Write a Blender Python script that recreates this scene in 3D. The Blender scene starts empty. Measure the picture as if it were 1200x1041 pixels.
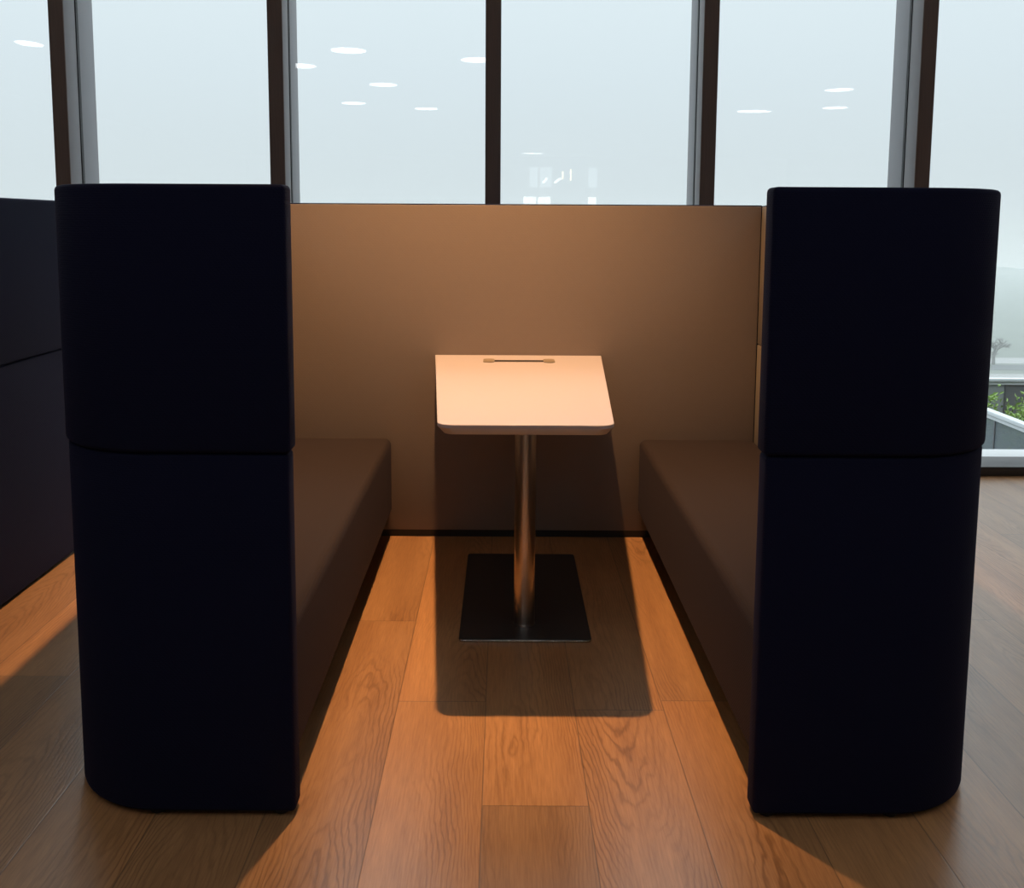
import bpy, bmesh, math, random
from mathutils import Vector, Matrix

random.seed(7)
SC = bpy.context.scene
COL = SC.collection
PI = math.pi

# ------------------------------------------------------------------ helpers
def tag(o, label=None, cat=None, group=None, kind=None):
    if label: o['label'] = label
    if cat: o['category'] = cat
    if group: o['group'] = group
    if kind: o['kind'] = kind
    return o

def empty(name, loc, label=None, cat=None, group=None):
    o = bpy.data.objects.new(name, None)
    o.empty_display_size = 0.1
    o.location = loc
    COL.objects.link(o)
    return tag(o, label, cat, group)

def link(name, bm, mat, parent=None, smooth=True, kind=None):
    """bm is in world coordinates; it is stored relative to the parent chain"""
    off = Vector((0, 0, 0))
    p = parent
    while p is not None:
        off += p.location
        p = p.parent
    origin = Vector((0, 0, 0))
    if parent is None:
        xs = [v.co for v in bm.verts]
        lo = Vector([min(c[i] for c in xs) for i in range(3)])
        hi = Vector([max(c[i] for c in xs) for i in range(3)])
        origin = Vector(((lo.x + hi.x) / 2, (lo.y + hi.y) / 2, lo.z))
    bmesh.ops.translate(bm, verts=bm.verts, vec=-(off + origin))
    me = bpy.data.meshes.new(name)
    if smooth:
        for f in bm.faces:
            f.smooth = True
        for e in bm.edges:
            if len(e.link_faces) == 2 and e.calc_face_angle(0) > math.radians(40):
                e.smooth = False
    bm.to_mesh(me)
    bm.free()
    for m in (mat if isinstance(mat, (list, tuple)) else [mat]):
        me.materials.append(m)
    o = bpy.data.objects.new(name, me)
    COL.objects.link(o)
    o.location = origin
    if parent is not None:
        o.parent = parent
    if kind: o['kind'] = kind
    return o

def bevel_sharp(bm, w, seg, amin=35, only=None):
    bm.normal_update()
    es = [e for e in bm.edges if len(e.link_faces) == 2 and e.calc_face_angle(0) > math.radians(amin)
          and (only is None or only(e))]
    if es and w > 0:
        bmesh.ops.bevel(bm, geom=es, offset=w, segments=seg, profile=0.5, affect='EDGES', clamp_overlap=True)

def add_prism(bm, pts, z0, z1):
    vs0 = [bm.verts.new((x, y, z0)) for x, y in pts]
    vs1 = [bm.verts.new((x, y, z1)) for x, y in pts]
    n = len(pts)
    a = sum(pts[i][0] * pts[(i + 1) % n][1] - pts[(i + 1) % n][0] * pts[i][1] for i in range(n))
    if a < 0:
        vs0.reverse(); vs1.reverse()
    bm.faces.new(list(reversed(vs0)))
    bm.faces.new(vs1)
    for i in range(n):
        j = (i + 1) % n
        bm.faces.new((vs0[i], vs0[j], vs1[j], vs1[i]))

def prism(pts, z0, z1, bev=0.0, seg=2):
    bm = bmesh.new()
    add_prism(bm, pts, z0, z1)
    bevel_sharp(bm, bev, seg)
    return bm

def add_box(bm, x0, x1, y0, y1, z0, z1):
    add_prism(bm, [(x0, y0), (x1, y0), (x1, y1), (x0, y1)], z0, z1)

def box(x0, x1, y0, y1, z0, z1, bev=0.0, seg=2):
    bm = bmesh.new()
    add_box(bm, x0, x1, y0, y1, z0, z1)
    bevel_sharp(bm, bev, seg)
    return bm

def arc(cx, cy, r, a0, a1, n):
    return [(cx + r * math.cos(math.radians(a0 + (a1 - a0) * i / n)),
             cy + r * math.sin(math.radians(a0 + (a1 - a0) * i / n))) for i in range(n + 1)]

def round_poly(pts, rads, n=6):
    """round the corners of a convex/concave polygon"""
    out = []
    N = len(pts)
    for i in range(N):
        p = Vector(pts[i]); a = Vector(pts[i - 1]); b = Vector(pts[(i + 1) % N])
        r = rads[i]
        if r <= 0:
            out.append(tuple(p)); continue
        d1 = (a - p).normalized(); d2 = (b - p).normalized()
        ang = d1.angle(d2)
        t = r / math.tan(ang / 2)
        p1 = p + d1 * t; p2 = p + d2 * t
        c = p + (d1 + d2).normalized() * (r / math.sin(ang / 2))
        a0 = math.atan2(p1.y - c.y, p1.x - c.x); a1 = math.atan2(p2.y - c.y, p2.x - c.x)
        while a1 - a0 > PI: a1 -= 2 * PI
        while a1 - a0 < -PI: a1 += 2 * PI
        for k in range(n + 1):
            t_ = a0 + (a1 - a0) * k / n
            out.append((c.x + r * math.cos(t_), c.y + r * math.sin(t_)))
    return out

def lathe(prof, cx, cy, n=48, cap=True):
    bm = bmesh.new()
    rings = []
    for r, z in prof:
        rings.append([bm.verts.new((cx + r * math.cos(2 * PI * k / n), cy + r * math.sin(2 * PI * k / n), z)) for k in range(n)])
    for a, b in zip(rings, rings[1:]):
        for k in range(n):
            j = (k + 1) % n
            bm.faces.new((a[k], a[j], b[j], b[k]))
    if cap:
        bm.faces.new(list(reversed(rings[0])))
        bm.faces.new(rings[-1])
    bmesh.ops.recalc_face_normals(bm, faces=bm.faces)
    return bm

# ------------------------------------------------------------------ materials
class M:
    def __init__(s, name):
        s.m = bpy.data.materials.new(name); s.m.use_nodes = True
        s.nt = s.m.node_tree; s.nt.nodes.clear()
        s.out = s.n('ShaderNodeOutputMaterial')
    def n(s, t, **kw):
        x = s.nt.nodes.new(t)
        for k, v in kw.items():
            if k.startswith('_'): setattr(x, k[1:], v)
            else: x.inputs[k.replace('__', ' ')].default_value = v
        return x
    def l(s, a, ao, b, bi):
        s.nt.links.new(a.outputs[ao], b.inputs[bi])
    def math(s, op, a, b=None, clamp=False):
        x = s.nt.nodes.new('ShaderNodeMath'); x.operation = op; x.use_clamp = clamp
        for i, v in enumerate((a, b)):
            if v is None: continue
            if isinstance(v, (int, float)): x.inputs[i].default_value = v
            else: s.nt.links.new(v, x.inputs[i])
        return x.outputs[0]

def c4(c): return (c[0], c[1], c[2], 1)

def principled(name, col, rough=0.5, metal=0.0, spec=0.5, var=0.08, scale=8, bump=0.0, bscale=200, sheen=0.0, sheen_tint=None, coords='Object', aniso=None):
    g = M(name)
    b = g.n('ShaderNodeBsdfPrincipled', Roughness=rough, Metallic=metal)
    b.inputs['Specular IOR Level'].default_value = spec
    if sheen:
        b.inputs['Sheen Weight'].default_value = sheen
        b.inputs['Sheen Roughness'].default_value = 0.5
        if sheen_tint: b.inputs['Sheen Tint'].default_value = c4(sheen_tint)
    tc = g.n('ShaderNodeTexCoord')
    mp = g.n('ShaderNodeMapping')
    if aniso: mp.inputs['Scale'].default_value = aniso
    g.l(tc, coords, mp, 'Vector')
    ns = g.n('ShaderNodeTexNoise', Scale=scale, Detail=4)
    g.l(mp, 'Vector', ns, 'Vector')
    mx = g.n('ShaderNodeMix', _data_type='RGBA')
    mx.inputs[6].default_value = c4([max(0, x * (1 - var)) for x in col])
    mx.inputs[7].default_value = c4([x * (1 + var) for x in col])
    g.l(ns, 'Fac', mx, 0)
    g.l(mx, 2, b, 'Base Color')
    if bump:
        n2 = g.n('ShaderNodeTexNoise', Scale=bscale, Detail=3)
        g.l(mp, 'Vector', n2, 'Vector')
        bp = g.n('ShaderNodeBump', Strength=bump, Distance=0.002)
        g.l(n2, 'Fac', bp, 'Height')
        g.l(bp, 'Normal', b, 'Normal')
    g.l(b, 0, g.out, 0)
    return g.m

def fabric(name, col, sheen=0.0, sheen_tint=(0.4, 0.35, 0.6), var=0.12, thread=420.0, rough=0.9, bump=0.25):
    """woven cloth: two crossed wave patterns give the weave, noise the shading of the yarn"""
    g = M(name)
    b = g.n('ShaderNodeBsdfPrincipled', Roughness=rough)
    b.inputs['Specular IOR Level'].default_value = 0.15
    b.inputs['Sheen Weight'].default_value = sheen
    b.inputs['Sheen Tint'].default_value = c4(sheen_tint)
    tc = g.n('ShaderNodeTexCoord')
    w1 = g.n('ShaderNodeTexWave', Scale=thread / 6.28, Distortion=1.5, Detail=1, _bands_direction='DIAGONAL')
    w2 = g.n('ShaderNodeTexWave', Scale=thread / 6.28, Distortion=1.5, Detail=1, _bands_direction='Z')
    ns = g.n('ShaderNodeTexNoise', Scale=40, Detail=6, Roughness=0.7)
    for x in (w1, w2, ns): g.l(tc, 'Object', x, 'Vector')
    h = g.math('ADD', g.math('MULTIPLY', w1.outputs['Fac'], 0.5), g.math('MULTIPLY', w2.outputs['Fac'], 0.5))
    f = g.math('ADD', g.math('MULTIPLY', h, 0.35), g.math('MULTIPLY', ns.outputs['Fac'], 0.65))
    mx = g.n('ShaderNodeMix', _data_type='RGBA')
    mx.inputs[6].default_value = c4([x * (1 - var) for x in col])
    mx.inputs[7].default_value = c4([x * (1 + var) for x in col])
    g.nt.links.new(f, mx.inputs[0])
    g.l(mx, 2, b, 'Base Color')
    bp = g.n('ShaderNodeBump', Strength=bump, Distance=0.0015)
    g.nt.links.new(h, bp.inputs['Height'])
    g.l(bp, 'Normal', b, 'Normal')
    g.l(b, 0, g.out, 0)
    return g.m

def glass_mat(name, tint, ior=1.5):
    g = M(name)
    tr = g.n('ShaderNodeBsdfTransparent', Color=c4(tint))
    gl = g.n('ShaderNodeBsdfGlossy', Roughness=0.0)
    lw = g.n('ShaderNodeLayerWeight', Blend=0.5)
    f0 = ((ior - 1) / (ior + 1)) ** 2
    fac = g.math('ADD', f0, g.math('MULTIPLY', g.math('POWER', lw.outputs['Facing'], 5.0), 1 - f0))
    mx = g.n('ShaderNodeMixShader')
    g.nt.links.new(fac, mx.inputs[0]); g.l(tr, 0, mx, 1); g.l(gl, 0, mx, 2)
    g.l(mx, 0, g.out, 0)
    return g.m

def emission(name, col, strength):
    g = M(name)
    e = g.n('ShaderNodeEmission', Color=c4(col), Strength=strength)
    g.l(e, 0, g.out, 0)
    return g.m

def wood_floor():
    g = M('oak_planks')
    b = g.n('ShaderNodeBsdfPrincipled', Roughness=0.42)
    b.inputs['Specular IOR Level'].default_value = 0.85
    uv = g.n('ShaderNodeUVMap', _uv_map='plank')       # metres inside the plank
    at = g.n('ShaderNodeAttribute', _attribute_name='plank_tone')
    sep = g.n('ShaderNodeSeparateXYZ'); g.l(uv, 'UV', sep, 0)
    sa = g.n('ShaderNodeSeparateColor'); g.l(at, 'Color', sa, 0)
    r1, r2, r3 = sa.outputs[0], sa.outputs[1], sa.outputs[2]
    # grain space: shifted per plank, long along the plank
    cmb = g.n('ShaderNodeCombineXYZ')
    g.nt.links.new(g.math('ADD', sep.outputs[0], g.math('MULTIPLY', r2, 37.0)), cmb.inputs[0])
    g.nt.links.new(g.math('ADD', sep.outputs[1], g.math('MULTIPLY', r3, 53.0)), cmb.inputs[1])
    # cathedral figure: nested arches running along the plank, bent by slow noise
    m1 = g.n('ShaderNodeMapping'); m1.inputs['Scale'].default_value = (9.0, 2.2, 1)
    g.l(cmb, 0, m1, 0)
    slow = g.n('ShaderNodeTexNoise', Scale=1.0, Detail=4, Roughness=0.55)
    g.l(m1, 0, slow, 'Vector')
    xc = g.math('MULTIPLY', g.math('ADD', 0.25, g.math('MULTIPLY', r2, 0.5)), 0.236)
    xn = g.math('DIVIDE', g.math('SUBTRACT', sep.outputs[0], xc), 0.118)
    para = g.math('MULTIPLY', g.math('POWER', g.math('ABSOLUTE', xn), 1.6), 8.0)
    along = g.math('MULTIPLY', sep.outputs[1], g.math('SUBTRACT', g.math('MULTIPLY', r3, 26.0), 13.0))
    ph_ = g.math('ADD', g.math('ADD', para, along), g.math('MULTIPLY', slow.outputs['Fac'], 7.0))
    rings = g.math('SINE', g.math('MULTIPLY', ph_, 6.2832))
    rings = g.math('ADD', g.math('MULTIPLY', rings, 0.5), 0.5)
    rings = g.math('POWER', rings, 3.5)
    # the figure comes and goes along the board
    m4 = g.n('ShaderNodeMapping'); m4.inputs['Scale'].default_value = (5.0, 1.6, 1)
    g.l(cmb, 0, m4, 0)
    mask = g.n('ShaderNodeTexNoise', Scale=1.0, Detail=1)
    g.l(m4, 0, mask, 'Vector')
    mk = g.math('MULTIPLY', g.math('SUBTRACT', mask.outputs['Fac'], 0.40), 4.0, clamp=True)
    rings = g.math('MULTIPLY', rings, mk)
    # fine pores
    m2 = g.n('ShaderNodeMapping'); m2.inputs['Scale'].default_value = (230, 11, 1)
    g.l(cmb, 0, m2, 0)
    pore = g.n('ShaderNodeTexNoise', Scale=1.0, Detail=5, Roughness=0.65)
    g.l(m2, 0, pore, 'Vector')
    m3 = g.n('ShaderNodeMapping'); m3.inputs['Scale'].default_value = (14, 1.2, 1)
    g.l(cmb, 0, m3, 0)
    streak = g.n('ShaderNodeTexNoise', Scale=1.0, Detail=4, Roughness=0.6)
    g.l(m3, 0, streak, 'Vector')
    fac = g.math('ADD', g.math('MULTIPLY', pore.outputs['Fac'], 0.55), g.math('MULTIPLY', streak.outputs['Fac'], 0.45))
    ramp = g.n('ShaderNodeValToRGB')
    ramp.color_ramp.elements[0].position = 0.30; ramp.color_ramp.elements[0].color = (0.245, 0.115, 0.048, 1)
    ramp.color_ramp.elements[1].position = 0.72; ramp.color_ramp.elements[1].color = (0.52, 0.283, 0.126, 1)
    g.nt.links.new(fac, ramp.inputs[0])
    dark = g.n('ShaderNodeMix', _data_type='RGBA', _blend_type='MULTIPLY')
    g.l(ramp, 0, dark, 6)
    dark.inputs[7].default_value = (0.52, 0.46, 0.40, 1)
    g.nt.links.new(g.math('MULTIPLY', rings, 0.78), dark.inputs[0])
    # tone of each plank
    tone = g.n('ShaderNodeMix', _data_type='RGBA', _blend_type='MULTIPLY')
    tone.inputs[0].default_value = 1.0
    g.l(dark, 2, tone, 6)
    tr = g.n('ShaderNodeValToRGB')
    tr.color_ramp.elements[0].color = (0.74, 0.76, 0.80, 1)
    tr.color_ramp.elements[1].color = (1.10, 1.06, 1.0, 1)
    g.nt.links.new(r1, tr.inputs[0])
    g.l(tr, 0, tone, 7)
    # joints
    at2 = g.n('ShaderNodeAttribute', _attribute_name='plank_size')
    ss = g.n('ShaderNodeSeparateColor'); g.l(at2, 'Color', ss, 0)
    def edge(c, size):
        d = g.math('MINIMUM', c, g.math('SUBTRACT', size, c))
        return d
    dx = edge(sep.outputs[0], ss.outputs[0])
    dy = edge(sep.outputs[1], g.math('MULTIPLY', ss.outputs[1], 10.0))
    d = g.math('MINIMUM', dx, dy)
    joint = g.math('SUBTRACT', 1.0, g.math('DIVIDE', d, 0.0022), clamp=True)
    jm = g.n('ShaderNodeMix', _data_type='RGBA')
    g.nt.links.new(g.math('MULTIPLY', joint, 0.75), jm.inputs[0])
    g.l(tone, 2, jm, 6)
    jm.inputs[7].default_value = (0.05, 0.03, 0.02, 1)
    g.l(jm, 2, b, 'Base Color')
    rr = g.math('ADD', 0.26, g.math('MULTIPLY', pore.outputs['Fac'], 0.14))
    g.nt.links.new(rr, b.inputs['Roughness'])
    bp = g.n('ShaderNodeBump', Strength=0.22, Distance=0.0012)
    hh = g.math('SUBTRACT', g.math('SUBTRACT', g.math('MULTIPLY', pore.outputs['Fac'], 0.5), g.math('MULTIPLY', rings, 0.35)), joint)
    g.nt.links.new(hh, bp.inputs['Height'])
    g.l(bp, 'Normal', b, 'Normal')
    g.l(b, 0, g.out, 0)
    return g.m

NAVY = fabric('navy_wool', (0.0046, 0.0062, 0.0240), sheen=0.025, sheen_tint=(0.35, 0.33, 0.80))
SEATF = fabric('charcoal_plum_wool', (0.027, 0.0195, 0.0195), sheen=0.02)
BEIGE = fabric('beige_felt', (0.205, 0.162, 0.137), var=0.05, thread=300, bump=0.12)
LINING = fabric('cream_felt', (0.30, 0.25, 0.19), var=0.05, thread=300, bump=0.12)
PLINTH = principled('black_plinth', (0.012, 0.011, 0.011), rough=0.6)
PIPING = fabric('navy_seam', (0.008, 0.007, 0.016))
WHITE = principled('white_laminate', (0.50, 0.45, 0.47), rough=0.35, var=0.012, scale=30)
EDGEM = principled('pale_table_edge', (0.60, 0.53, 0.48), rough=0.45, var=0.03)
STEEL = principled('brushed_steel', (0.56, 0.53, 0.50), rough=0.30, metal=1.0, var=0.10, scale=1, aniso=(260, 260, 4))
DARKST = principled('blackened_steel', (0.035, 0.034, 0.035), rough=0.32, metal=0.3, var=0.1, scale=40)
RIMST = principled('polished_rim', (0.50, 0.48, 0.46), rough=0.25, metal=1.0)
SLOT = principled('black_rubber', (0.012, 0.010, 0.009), rough=0.7)
BRONZE = principled('bronze_plastic', (0.23, 0.185, 0.13), rough=0.45, var=0.06)
CAPM = principled('bronze_cap', (0.115, 0.082, 0.072), rough=0.5, var=0.25, scale=3, aniso=(60, 60, 2))
ALU = principled('mullion_paint', (0.25, 0.245, 0.26), rough=0.55, var=0.06, scale=12)
GASKET = principled('gasket', (0.012, 0.012, 0.013), rough=0.6)
SILL = principled('dark_sill', (0.035, 0.030, 0.028), rough=0.5)
GLASS = glass_mat('window_glass', (0.985, 0.995, 0.993))
g = M('frosted_balustrade_glass')
_t = g.n('ShaderNodeBsdfTransparent', Color=(0.80, 0.86, 0.88, 1)); _d = g.n('ShaderNodeBsdfPrincipled', Roughness=0.25)
_d.inputs['Base Color'].default_value = (0.16, 0.20, 0.22, 1)
_m = g.n('ShaderNodeMixShader'); _m.inputs[0].default_value = 0.62
g.l(_t, 0, _m, 1); g.l(_d, 0, _m, 2); g.l(_m, 0, g.out, 0)
BALGL = g.m
OAK = wood_floor()
CEIL = principled('ceiling_paint', (0.42, 0.41, 0.40), rough=0.9, var=0.03)
WALLP = principled('wall_paint', (0.42, 0.40, 0.38), rough=0.9, var=0.03)
LAMPE = emission('lamp_diffuser', (0.97, 0.985, 1.0), 9.6)
WARME = emission('warm_lamp', (1.0, 0.72, 0.42), 16.0)
HOUS = principled('lamp_housing', (0.6, 0.6, 0.6), rough=0.5)
CONC = principled('white_concrete', (0.62, 0.63, 0.63), rough=0.8, var=0.06, scale=6)
PAVE = principled('terrace_paving', (0.30, 0.31, 0.31), rough=0.8, var=0.1, scale=3)
RAILM = principled('pale_rail', (0.62, 0.66, 0.68), rough=0.4, var=0.03)
RAILD = principled('rail_channel', (0.10, 0.11, 0.12), rough=0.5)
PANG = principled('grey_panel', (0.15, 0.16, 0.17), rough=0.5, var=0.15, scale=2)
PANL = principled('pale_panel', (0.30, 0.33, 0.34), rough=0.5, var=0.1, scale=2)
LEAF = principled('leaf', (0.16, 0.27, 0.05), rough=0.5, var=0.45, scale=5)
BARK = principled('bark', (0.08, 0.06, 0.045), rough=0.9, var=0.2)
SOIL = principled('soil', (0.06, 0.05, 0.04), rough=1.0, var=0.3, scale=20)
GRASS = principled('far_grass', (0.105, 0.118, 0.095), rough=1.0, var=0.3, scale=0.12, coords='Object')
ROAD = principled('asphalt', (0.06, 0.063, 0.066), rough=0.9, var=0.1, scale=0.3)
PATHM = principled('pale_path', (0.24, 0.24, 0.235), rough=0.9, var=0.1, scale=0.5)

# ------------------------------------------------------------------ the setting
ZC = 4.10          # ceiling
YG = 4.905         # glass plane
X0, X1, YB = -11.0, 12.0, -31.0

def make_floor():
    bm = bmesh.new()
    uvl = bm.loops.layers.uv.new('plank')
    tone = bm.loops.layers.float_color.new('plank_tone')
    size = bm.loops.layers.float_color.new('plank_size')
    W = 0.236
    ends = {0: 1.962, -1: 2.42, -2: 2.938, 1: 3.9, 2: 2.43, 6: 2.97}
    tones = {(0, 0): 0.0, (0, 1): 0.75, (-1, 0): 0.62, (-1, 1): 0.75, (1, 0): 0.6, (2, 0): 0.7}
    rnd = random.Random(11)
    k0 = math.floor((X0 + 0.042) / W); k1 = math.ceil((X1 + 0.042) / W)
    for k in range(k0, k1):
        xa = max(X0, -0.042 + k * W); xb = min(X1, -0.042 + (k + 1) * W)
        if xb - xa < 1e-4: continue
        L = 1.52
        e = ends.get(k, rnd.uniform(0, L))
        i0 = math.floor((YB - e) / L); i1 = math.ceil((4.93 - e) / L)
        for i in range(i0, i1):
            ya = max(YB, e + i * L); yb = min(4.93, e + (i + 1) * L)
            if yb - ya < 1e-4: continue
            vs = [bm.verts.new((x, y, 0)) for x, y in ((xa, ya), (xb, ya), (xb, yb), (xa, yb))]
            f = bm.faces.new(vs)
            t = tones.get((k, i + 1), rnd.uniform(0.15, 1.0))
            col = (t, rnd.random(), rnd.random(), 1)
            sz = (xb - xa, (yb - ya) / 10, 0, 1)
            for lp, (u, v) in zip(f.loops, ((0, 0), (xb - xa, 0), (xb - xa, yb - ya), (0, yb - ya))):
                lp[uvl].uv = (u, v); lp[tone] = col; lp[size] = sz
    bmesh.ops.remove_doubles(bm, verts=bm.verts, dist=1e-5)
    # body of the slab under the boards
    return link('floor', bm, OAK, smooth=False, kind='structure')
make_floor()
link('floor_slab', box(X0, X1, YB, 4.99, -0.30, -0.002), CONC, kind='structure')
link('ceiling', box(X0, X1, YB, 5.10, ZC, ZC + 0.2), CEIL, kind='structure')
link('wall_left', box(X0 - 0.2, X0, YB, 5.10, 0, ZC), WALLP, kind='structure')
link('wall_right', box(X1, X1 + 0.2, YB, 5.10, 0, ZC), WALLP, kind='structure')
link('wall_front', box(X0 - 0.2, X1 + 0.2, YB - 0.2, YB, 0, ZC), WALLP, kind='structure')

# window wall: mullions every 1.066 m
PIT = 1.066
MW = 0.072
xm = [-2.226 + PIT * k for k in range(-8, 14)]
xm = [x for x in xm if X0 + 0.02 < x < X1 - 0.1]
for i, x in enumerate(xm):
    m = link('trim_%d' % (i + 1), box(x, x + MW, 4.766, 4.892, 0.05, ZC, 0.003, 2), ALU, kind='structure')
    link('front_cap', box(x - 0.001, x + MW + 0.001, 4.757, 4.7655, 0.05, ZC, 0.002, 1), CAPM, m)
    link('gasket', box(x - 0.003, x + MW + 0.003, 4.893, 4.917, 0.05, ZC), GASKET, m)
    link('outer_fin', box(x, x + MW, 4.918, 5.10, 0.05, ZC, 0.003, 2), ALU, m)
link('baseboard_back', box(X0, X1, 4.766, 4.99, 0.0, 0.048, 0.004, 2), SILL, kind='structure')
for i, (a, b) in enumerate(zip(xm, xm[1:])):
    link('window_%d' % (i + 1), box(a + MW - 0.002, b + 0.002, YG - 0.006, YG + 0.006, 0.045, ZC - 0.002), GLASS, smooth=False, kind='structure')
link('wall_back_left', box(X0, xm[0], 4.80, 5.0, 0.05, ZC), WALLP, kind='structure')['kind'] = 'structure'
link('wall_back_right', box(xm[-1] + MW, X1, 4.80, 5.0, 0.05, ZC), WALLP, kind='structure')

# ------------------------------------------------------------------ booth sofas
AX = 0.05
YF, YBK = 1.915, 3.835
def shell_pts(s, uin, uout, yf, yb, t, tf, r):
    p = [(uin, yf), (uout - r, yf)] + arc(uout - r, yf + r, r, -90, 0, 40)[1:] + [(uout, yb)]
    q = [(uout - t, yb), (uout - t, yf + r)] + arc(uout - r, yf + r, r - t, 0, -90, 40)[1:]
    q[-1] = (uout - r, yf + t)
    q += [(uin, yf + tf)]
    pts = p + q
    return [(AX + s * u, y) for u, y in pts]

def booth_sofa(s, label, group):
    t = empty('booth_sofa', (AX + s * 0.78, 2.88, 0), label, 'sofa', group)
    # lower and upper half of the wrap-round shell
    lo = prism(shell_pts(s, 0.494, 1.031, YF, YBK, 0.052, 0.058, 0.235), 0.012, 0.804, 0.010, 3)
    o = link('lower_shell', lo, NAVY, t)
    up = prism(shell_pts(s, 0.489, 1.036, YF - 0.005, YBK, 0.057, 0.063, 0.240), 0.805, 1.356, 0.010, 3)
    o = link('upper_shell', up, NAVY, t)
    # inner lining behind the sitter, in two fields with a seam
    ui = 0.977
    for nm, z0, z1 in (('lower_lining', 0.36, 0.803), ('upper_lining', 0.807, 1.350)):
        bm = bmesh.new()
        a, b = sorted((AX + s * (ui - 0.011), AX + s * (ui + 0.002)))
        add_box(bm, a, b, YF + 0.27, 3.764, z0, z1)
        bevel_sharp(bm, 0.003, 2)
        link(nm, bm, LINING, t)
    # seat: a long upholstered block with soft edges
    r_ = 0.19
    pl = [(0.500, YF + 0.061), (0.966 - r_, YF + 0.061)] + arc(0.966 - r_, YF + 0.061 + r_, r_, -90, 0, 16)[1:] + [(0.966, 3.762), (0.500, 3.762)]
    bm = bmesh.new()
    add_prism(bm, [(AX + s * u, y) for u, y in pl], 0.128, 0.418)
    bm.normal_update()
    es = [e for e in bm.edges if all(v.co.z > 0.4 for v in e.verts)] + \
         [e for e in bm.edges if abs(e.verts[0].co.z - e.verts[1].co.z) > 0.1 and e.verts[0].co.y > 3 and abs(e.verts[0].co.x - AX) < 0.6]
    bmesh.ops.bevel(bm, geom=es, offset=0.028, segments=5, profile=0.5, affect='EDGES')
    link('seat_cushion', bm, SEATF, t)
    a, b = sorted((AX + s * 0.72, AX + s * 0.90))
    link('plinth', box(a, b, YF + 0.14, 3.74, 0.0, 0.129), PLINTH, t)
    # stubby glides that keep the shell off the floor
    for u, y in ((0.53, YF + 0.03), (0.80, YF + 0.03), (1.004, 2.6), (1.004, 3.7)):
        link('glide', lathe([(0.016, 0.0), (0.018, 0.003), (0.018, 0.0125)], AX + s * u, y, 20), PLINTH, t)
    return t

GS = 'high-backed navy booth sofas'
sofa_l = booth_sofa(-1, 'dark navy high-backed sofa left of the white-topped table, rounded end toward the viewer', GS)
sofa_r = booth_sofa(1, 'dark navy high-backed sofa right of the white-topped table, rounded end toward the viewer', GS)

def copy_tree(o, parent=None, shift=None):
    c = o.copy(); COL.objects.link(c)
    c.parent = parent
    if shift is not None: c.location = o.location + shift
    for ch in list(o.children): copy_tree(ch, c)
    return c
nb = copy_tree(sofa_r, None, Vector((-2.735, 0, 0)))
nb['label'] = 'dark navy sofa back cut off by the left edge, across the strip of orange-lit floor'

# ------------------------------------------------------------------ beige divider closing the booth
dv = empty('divider_screen', (AX, 3.80, 0), 'beige upholstered divider panel between the two sofas, behind the white-topped table', 'divider')
DX0, DX1 = AX - 0.9655, AX + 0.9655
link('front_lining', box(DX0, DX1, 3.766, 3.790, 0.030, 1.352, 0.004, 2), BEIGE, dv)
link('back_shell', box(AX - 0.977, AX + 0.977, 3.7905, 3.834, 0.030, 1.357, 0.006, 2), NAVY, dv)
link('plinth', box(DX0 + 0.01, DX1 - 0.01, 3.775, 3.825, 0.0, 0.0305), PLINTH, dv)

# ------------------------------------------------------------------ the tapered table
tb = empty('booth_table', (0.066, 3.10, 0), 'white tapered table on a single steel column between the two navy sofas', 'table')
TP = [(-0.172, 2.440), (0.293, 2.440), (0.392, 3.763), (-0.273, 3.763)]
def inset(pts, d):
    cx = sum(p[0] for p in pts) / 4; out = []
    for x, y in pts:
        out.append((x + (d if x < cx else -d), y + (d if y < 3 else 0)))
    return out
bm = bmesh.new()
lay = [(0.7255, inset(TP, 0.016), 0.030), (0.745, TP, 0.040), (0.7535, TP, 0.040), (0.755, inset(TP, 0.0015), 0.039)]
rings = []
for z, pts, r in lay:
    pl = round_poly(pts, [r, r, 0.004, 0.004], 8)
    rings.append([bm.verts.new((x, y, z)) for x, y in pl])
for a, b in zip(rings, rings[1:]):
    for k in range(len(a)):
        j = (k + 1) % len(a)
        f = bm.faces.new((a[k], a[j], b[j], b[k]))
        f.material_index = 1 if a is rings[0] else 0
bm.faces.new(list(reversed(rings[0]))).material_index = 1
bm.faces.new(rings[-1])
link('tabletop', bm, [WHITE, EDGEM], tb)
# cable flap
cs = link('cable_slot', prism(round_poly([(-0.050, 3.580), (0.170, 3.580), (0.170, 3.622), (-0.050, 3.622)], [0.012] * 4, 4), 0.7548, 0.7562, 0.0), SLOT, tb)
for xa, xb in ((-0.077, -0.034), (0.154, 0.197)):
    link('slot_end', prism(round_poly([(xa, 3.556), (xb, 3.556), (xb, 3.646), (xa, 3.646)], [0.019] * 4, 6), 0.7548, 0.7585, 0.001), BRONZE, tb)
link('column', lathe([(0.033, 0.010), (0.033, 0.712)], 0.071, 2.905, 64), STEEL, tb)
link('collar', lathe([(0.0345, 0.0095), (0.0345, 0.014), (0.0335, 0.016)], 0.071, 2.905, 64), STEEL, tb)
link('top_plate', box(-0.05, 0.187, 2.70, 3.35, 0.711, 0.726, 0.002), DARKST, tb)
BP = [(-0.132, 2.784), (0.276, 2.784), (0.276, 3.545), (-0.132, 3.545)]
link('base_plate', prism(round_poly(BP, [0.014] * 4, 5), 0.0075, 0.010, 0.001, 1), DARKST, tb)
link('base_rim', prism(round_poly([(x + (-.001 if x < 0 else .001), y + (-.001 if y < 3 else .001)) for x, y in BP], [0.015] * 4, 5), 0.0, 0.0074, 0.002, 3), RIMST, tb)

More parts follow.
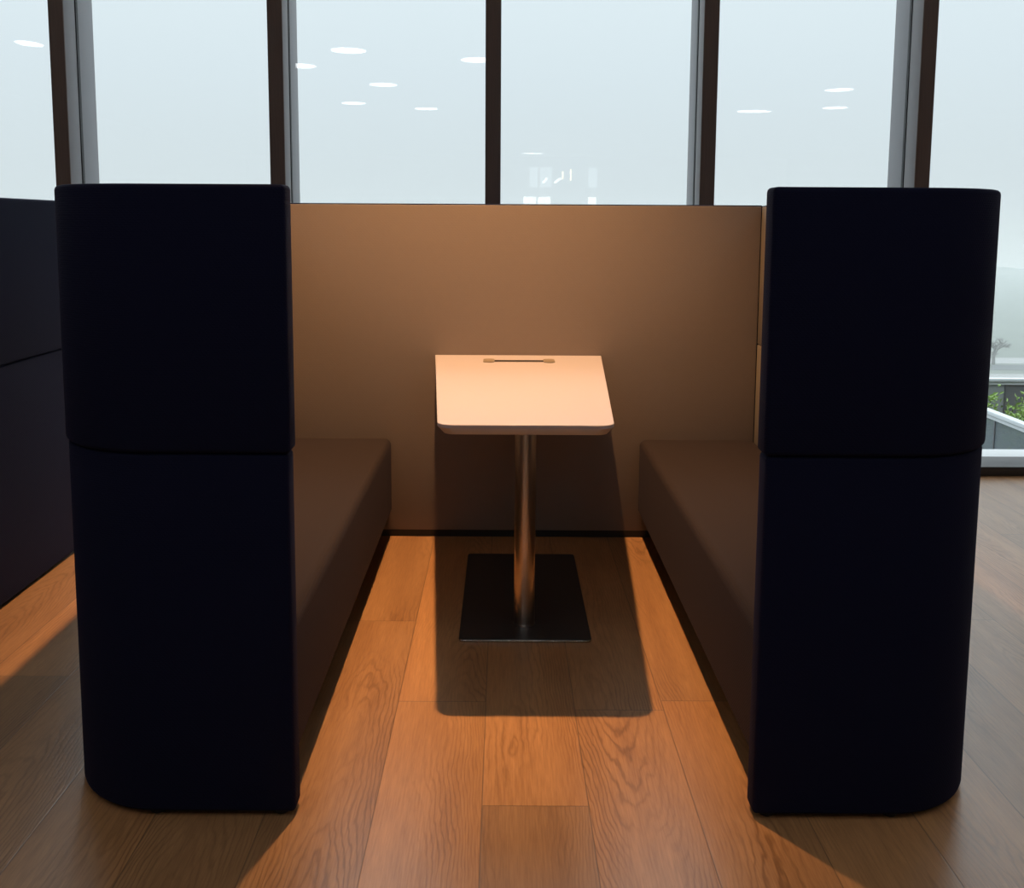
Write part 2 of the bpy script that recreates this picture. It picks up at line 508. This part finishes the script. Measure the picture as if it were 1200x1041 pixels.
# ------------------------------------------------------------------ lamps
def downlight(x, y, label, power, col, ang, blend):
    d = empty('downlight', (x, y, ZC), label, 'lamp')
    link('housing', lathe([(0.050, ZC - 0.001), (0.075, ZC - 0.001), (0.075, ZC - 0.012), (0.050, ZC - 0.012), (0.050, ZC - 0.001)], x, y, 40, cap=False), HOUS, d)
    link('diffuser', lathe([(0.0, ZC - 0.003), (0.049, ZC - 0.003)], x, y, 40, cap=False), WARME, d)
    li = bpy.data.lights.new('downlight_beam', 'SPOT')
    li.energy = power; li.color = col; li.spot_size = math.radians(ang); li.spot_blend = blend
    li.shadow_soft_size = 0.035
    o = bpy.data.objects.new('downlight_beam', li); COL.objects.link(o)
    o.parent = d; o.location = (0, 0, -0.06); o.rotation_euler = (math.radians(6.5), 0, 0)
    return d
downlight(-0.17, 2.86, 'small warm recessed downlight in the ceiling above the tapered table', 1010, (1.0, 0.55, 0.24), 60, 1.0)

lamps = [(-2.54, -5.99), (-0.47, -6.82), (-2.46, -9.81), (-3.53, -12.81), (-1.92, -13.83), (-3.66, -7.54),
         (-7.5, -5.54), (6.91, -10.2), (7.88, -13.23), (6.15, -14.0), (1.13, -28.5)]
long_ = {(6.15, -14.0): 1.5, (1.13, -28.5): 1.6, (-7.5, -5.54): 0.65}
mirrored = ['white round ceiling light mirrored highest in the pane left of the central mullion',
            'white round ceiling light mirrored against the left edge of the central mullion',
            'white round ceiling light mirrored mid-pane, just below the highest one left of the central mullion',
            'white round ceiling light mirrored lower left in the pane left of the central mullion',
            'lowest white round ceiling light mirrored in the pane left of the central mullion',
            'white round ceiling light mirrored beside the grey mullion above the left sofa end',
            'small white ceiling light mirrored alone in the far left pane',
            'upper of two white ceiling lights mirrored one above the other above the right sofa',
            'lower of two white ceiling lights mirrored one above the other above the right sofa',
            'long thin white ceiling light mirrored just left of the pair above the right sofa',
            'thin white ceiling light mirrored low, right of the central mullion above the bright openings']
near_fill = [(-3.4, -1.5), (-1.2, -1.5), (1.2, -1.5), (3.4, -1.5), (-2.3, 0.3), (0.05, 0.3), (2.4, 0.3), (-3.3, 2.7), (3.4, 2.7), (5.6, 1.2), (-5.4, 1.2)]  # unseen lamps added overhead to raise the ambient light on floor and aisles
for i, (x, y) in enumerate(lamps + near_fill):
    if i < len(lamps):
        e = empty('ceiling_light', (x, y, ZC), mirrored[i], 'lamp', 'round ceiling lights mirrored in the glass')
    else:
        e = empty('ceiling_light', (x, y, ZC), 'added round white fill light overhead, out of sight above the booth and its aisles', 'lamp', 'added fill lights overhead')
    k_ = long_.get((x, y), 1.0)
    hb = link('housing', lathe([(0.30, ZC - 0.001), (0.30, ZC - 0.045), (0.285, ZC - 0.045), (0.285, ZC - 0.001)], x, y, 48, cap=False), HOUS, e)
    db = link('diffuser', lathe([(0.284, ZC - 0.002), (0.284, ZC - 0.040)], x, y, 48), LAMPE, e)
    hb.scale.x = db.scale.x = k_

# lights and lit openings at the far end of the floor, mirrored in the glass over the divider
LITF = emission('daylit_opening', (0.85, 0.95, 1.0), 1.3)
LITB = emission('bright_opening', (1.0, 0.99, 0.97), 5.0)
TUBEW = emission('warm_tube', (1.0, 0.80, 0.50), 7.0)
for i, (xa, xb, za, zb, m_) in enumerate([(1.07, 1.42, 2.82, 3.66, LITF), (1.52, 2.02, 2.82, 3.66, LITF), (3.58, 3.95, 2.82, 3.66, LITF),
                                          (0.82, 1.36, 1.2, 2.42, LITB), (1.44, 1.98, 1.2, 2.42, LITB), (3.58, 3.92, 1.2, 2.42, LITB)]):
    link('window_%d' % (40 + i), box(xa, xb, YB - 0.01, YB + 0.03, za, zb), m_, kind='structure')
for i, (x, z0, z1) in enumerate([(2.48, 2.88, 3.30), (2.18, 2.94, 3.22)]):
    e = empty('pendant_lamp', (x, -26.0, z0), ['taller warm tube pendant mirrored in the glass right of the central mullion', 'shorter warm tube pendant mirrored in the glass right of the central mullion'][i], 'lamp')
    link('tube', lathe([(0.03, z0), (0.03, z1)], x, -26.0, 20), TUBEW, e)
    link('cord', lathe([(0.006, z1), (0.006, ZC)], x, -26.0, 8), HOUS, e)
for i, x in enumerate((1.45, 1.90)):
    e = empty('linear_pendant', (x, -24.4, 2.8), ['slim white linear pendant mirrored in the glass, nearer the central mullion', 'slim white linear pendant mirrored in the glass, farther from the central mullion'][i], 'lamp')
    link('light_bar', box(x - 0.04, x + 0.04, -26.0, -22.8, 2.78, 2.84), LITB, e)
    for y in (-25.6, -23.2):
        link('cord', lathe([(0.006, 2.84), (0.006, ZC)], x, y, 8), HOUS, e)

# ------------------------------------------------------------------ outside the glass
link('trim_ledge', box(X0, X1, 4.992, 5.24, -0.25, 0.030, 0.01, 2), CONC, kind='structure')
link('terrace', box(X0, 22, 5.245, 13.0, -1.75, -1.45), PAVE, kind='structure')

def balustrade(name, label, pts, ztop, mats, joints):
    """pts: start and end; glass or grey infill between posts under a pale handrail"""
    (xa, ya), (xb, yb) = pts
    t = empty(name, ((xa + xb) / 2, (ya + yb) / 2, -1.45), label, 'balustrade')
    alongy = abs(xb - xa) < 1e-6
    def bx(s0, s1, w, z0, z1, bev=0.0):
        if alongy: return box(xa - w, xa + w, s0, s1, z0, z1, bev)
        return box(s0, s1, ya - w, ya + w, z0, z1, bev)
    s0, s1 = (ya, yb) if alongy else (xa, xb)
    h = link('handrail', bx(s0, s1, 0.035, ztop - 0.035, ztop, 0.006), RAILM, t)
    link('rail_channel', bx(s0, s1, 0.022, ztop - 0.065, ztop - 0.036), RAILM, t)
    link('channel_groove', bx(s0, s1, 0.026, ztop - 0.0385, ztop - 0.0345), RAILD, h)
    link('base_shoe', bx(s0, s1, 0.05, -1.45, -1.33), RAILM, t)
    js = [s0] + joints + [s1]
    for i, (a, b) in enumerate(zip(js, js[1:])):
        link('infill_panel', bx(a + 0.008, b - 0.008, 0.008, -1.35, ztop - 0.06), mats[i % len(mats)], t)
    for j in joints:
        link('post', bx(j - 0.007, j + 0.007, 0.014, -1.33, ztop - 0.06), RAILD, t)
    return t
balustrade('glass_balustrade', 'grey glass terrace balustrade under a pale handrail, just outside the window at the right edge', [(4.0, 5.30), (4.0, 9.55)], -0.22, [BALGL], [6.4, 7.55, 8.7])
balustrade('panel_balustrade', 'far grey panelled terrace balustrade with pale rail, behind the green shrubs', [(4.06, 9.60), (12.0, 9.60)], -0.27, [PANG, PANL, PANG], [4.95, 5.15, 5.55, 6.6, 7.6, 8.6, 9.8, 11.0])
link('planter_bed', box(4.15, 11.8, 7.9, 9.45, -1.449, -1.05, 0.01), SOIL)
tag(bpy.data.objects['planter_bed'], 'raised planting bed on the terrace under the green shrubs', 'planter')

def shrub(x, y, z, rad, hgt, n, seed, label):
    r = random.Random(seed)
    t = empty('shrub', (x, y, z), label, 'shrub', 'green shrubs on the terrace')
    bm = bmesh.new()
    tips = []
    for k in range(9):
        a = r.uniform(0, 2 * PI); q = r.uniform(0.3, 1) * rad
        p0 = Vector((x, y, z)); p1 = Vector((x + q * math.cos(a), y + q * math.sin(a), z + hgt * r.uniform(0.55, 1)))
        tips.append((p0, p1))
        d = (p1 - p0); u = d.orthogonal().normalized(); v = d.cross(u).normalized()
        w = 0.008
        lo = [bm.verts.new(p0 + (u * math.cos(g) + v * math.sin(g)) * w) for g in (0, 2.1, 4.2)]
        hi = [bm.verts.new(p1 + (u * math.cos(g) + v * math.sin(g)) * w * 0.4) for g in (0, 2.1, 4.2)]
        for i in range(3): bm.faces.new((lo[i], lo[(i + 1) % 3], hi[(i + 1) % 3], hi[i]))
    link('stems', bm, BARK, t)
    bm = bmesh.new()
    for k in range(n):
        p0, p1 = r.choice(tips)
        c = p0.lerp(p1, r.uniform(0.35, 1.05)) + Vector((r.gauss(0, 1), r.gauss(0, 1), r.gauss(0, 0.8))) * rad * 0.22
        if c.z < z + 0.03: continue
        d = Vector((r.gauss(0, 1), r.gauss(0, 1), r.gauss(0.3, 0.7))).normalized()
        s = d.orthogonal().normalized() * r.uniform(0.010, 0.018)
        L = r.uniform(0.045, 0.085)
        nrm = d.cross(s).normalized() * 0.008
        a = bm.verts.new(c); b = bm.verts.new(c + d * L * 0.5 + s + nrm); e = bm.verts.new(c + d * L); f = bm.verts.new(c + d * L * 0.5 - s + nrm)
        bm.faces.new((a, b, e, f))
    fo = link('foliage', bm, LEAF, t, smooth=False)
    return t
shrub(5.08, 8.65, -1.045, 0.50, 0.68, 2600, 3, 'fuller bright green shrub on the terrace, at the right edge above the pale handrail')
shrub(4.50, 9.0, -1.045, 0.2, 0.72, 420, 4, 'small yellow-green shrub on the terrace, close to the dark sofa end')

# ground far below, in mist
link('ground', box(-120, 200, 20, 420, -15.4, -15.0), GRASS, kind='structure')
link('trim_road', box(-120, 200, 106.6, 110.5, -15.0, -14.98), ROAD, kind='structure')
link('trim_pavement', box(-120, 200, 111.5, 116.5, -15.0, -14.97), PATHM, kind='structure')
link('trim_path', box(-120, 200, 99.0, 103.6, -15.0, -14.97), PATHM, kind='structure')

def far_tree(x, y, z, h, seed):
    r = random.Random(seed)
    t = empty('tree', (x, y, z), 'bare hazy tree far beyond the terrace, seen past the right sofa', 'tree')
    bm = bmesh.new()
    def limb(p, d, L, w, depth):
        e = p + d * L
        u = d.orthogonal().normalized(); v = d.cross(u).normalized()
        lo = [bm.verts.new(p + (u * math.cos(g) + v * math.sin(g)) * w) for g in (0, 1.57, 3.14, 4.71)]
        hi = [bm.verts.new(e + (u * math.cos(g) + v * math.sin(g)) * w * 0.6) for g in (0, 1.57, 3.14, 4.71)]
        for i in range(4): bm.faces.new((lo[i], lo[(i + 1) % 4], hi[(i + 1) % 4], hi[i]))
        if depth:
            for k in range(4):
                dd = (d + Vector((r.uniform(-1, 1), r.uniform(-1, 1), r.uniform(-0.4, 0.4))) * 1.5).normalized()
                limb(p.lerp(e, r.uniform(0.6, 1)), dd, L * 0.74, w * 0.55, depth - 1)
    limb(Vector((x, y, z)), Vector((0, 0, 1)), h * 0.4, 0.22, 4)
    link('trunk', bm, BARK, t)
far_tree(58.0, 111.0, -15.0, 3.9, 9)

# mist over the low ground outside
g = M('ground_mist')
vs = g.n('ShaderNodeVolumeScatter', Color=(0.25, 0.268, 0.268, 1))
geo = g.n('ShaderNodeNewGeometry'); sx = g.n('ShaderNodeSeparateXYZ'); g.l(geo, 'Position', sx, 0)
# thickest over the ground, thinning out with height
hgt = g.math('DIVIDE', g.math('ADD', sx.outputs[2], 15.0), 31.0, clamp=True)
den = g.math('MULTIPLY', g.math('POWER', g.math('SUBTRACT', 1.0, hgt), 2.0), 0.020)
g.nt.links.new(den, vs.inputs['Density'])
g.l(vs, 0, g.out, 1)
mist = link('mist', box(-100, 180, 22, 330, -14.9, 16.0), g.m, smooth=False)
tag(mist, 'pale mist lying over the low ground far outside the windows', 'mist', kind='stuff')

# ------------------------------------------------------------------ overcast sky
w = bpy.data.worlds.new('overcast_sky'); SC.world = w; w.use_nodes = True
nt = w.node_tree; nt.nodes.clear()
wo = nt.nodes.new('ShaderNodeOutputWorld'); bg = nt.nodes.new('ShaderNodeBackground')
tc = nt.nodes.new('ShaderNodeTexCoord'); sp = nt.nodes.new('ShaderNodeSeparateXYZ')
rp = nt.nodes.new('ShaderNodeValToRGB'); mr = nt.nodes.new('ShaderNodeMapRange')
mr.inputs['From Min'].default_value = -0.25; mr.inputs['From Max'].default_value = 0.75
nt.links.new(tc.outputs['Generated'], sp.inputs[0]); nt.links.new(sp.outputs['Z'], mr.inputs['Value'])
nt.links.new(mr.outputs[0], rp.inputs[0]); nt.links.new(rp.outputs[0], bg.inputs[0]); nt.links.new(bg.outputs[0], wo.inputs[0])
cr = rp.color_ramp
stops = [(0.0, (0.30, 0.34, 0.32)), (0.13, (0.40, 0.44, 0.42)), (0.22, (0.54, 0.59, 0.58)), (0.27, (0.60, 0.67, 0.70)), (0.40, (0.66, 0.75, 0.80)), (0.52, (0.72, 0.82, 0.87)), (0.64, (1.15, 1.30, 1.40)), (1.0, (2.2, 2.45, 2.6))]
cr.elements[0].position = stops[0][0]; cr.elements[0].color = c4(stops[0][1])
cr.elements[1].position = stops[-1][0]; cr.elements[1].color = c4(stops[-1][1])
for p, c in stops[1:-1]:
    e = cr.elements.new(p); e.color = c4(c)
bg.inputs[1].default_value = 1.17

# ------------------------------------------------------------------ camera
cam = bpy.data.cameras.new('camera'); co = bpy.data.objects.new('camera', cam); COL.objects.link(co)
F, CX, CY = 1110.0, 590.0, 389.0
cam.sensor_fit = 'HORIZONTAL'; cam.sensor_width = 36.0
cam.lens = 36.0 * F / 1200.0
cam.shift_x = (600.0 - CX) / 1200.0
cam.shift_y = -(520.5 - CY) / 1200.0
pitch = math.atan((CY - 262.0) / F)
R = Matrix.Rotation(math.radians(90) - pitch, 4, 'X') @ Matrix.Rotation(math.radians(0.3), 4, 'Z')
co.matrix_world = Matrix.Translation((0, 0, 1.28)) @ R
cam.clip_start = 0.02; cam.clip_end = 2000
SC.camera = co
SC.cycles.volume_bounces = 3
SC.view_settings.view_transform = 'Standard'
SC.view_settings.look = 'None'
SC.view_settings.gamma = 1.0
SC.view_settings.exposure = 0.0
SC.view_settings.use_curve_mapping = False
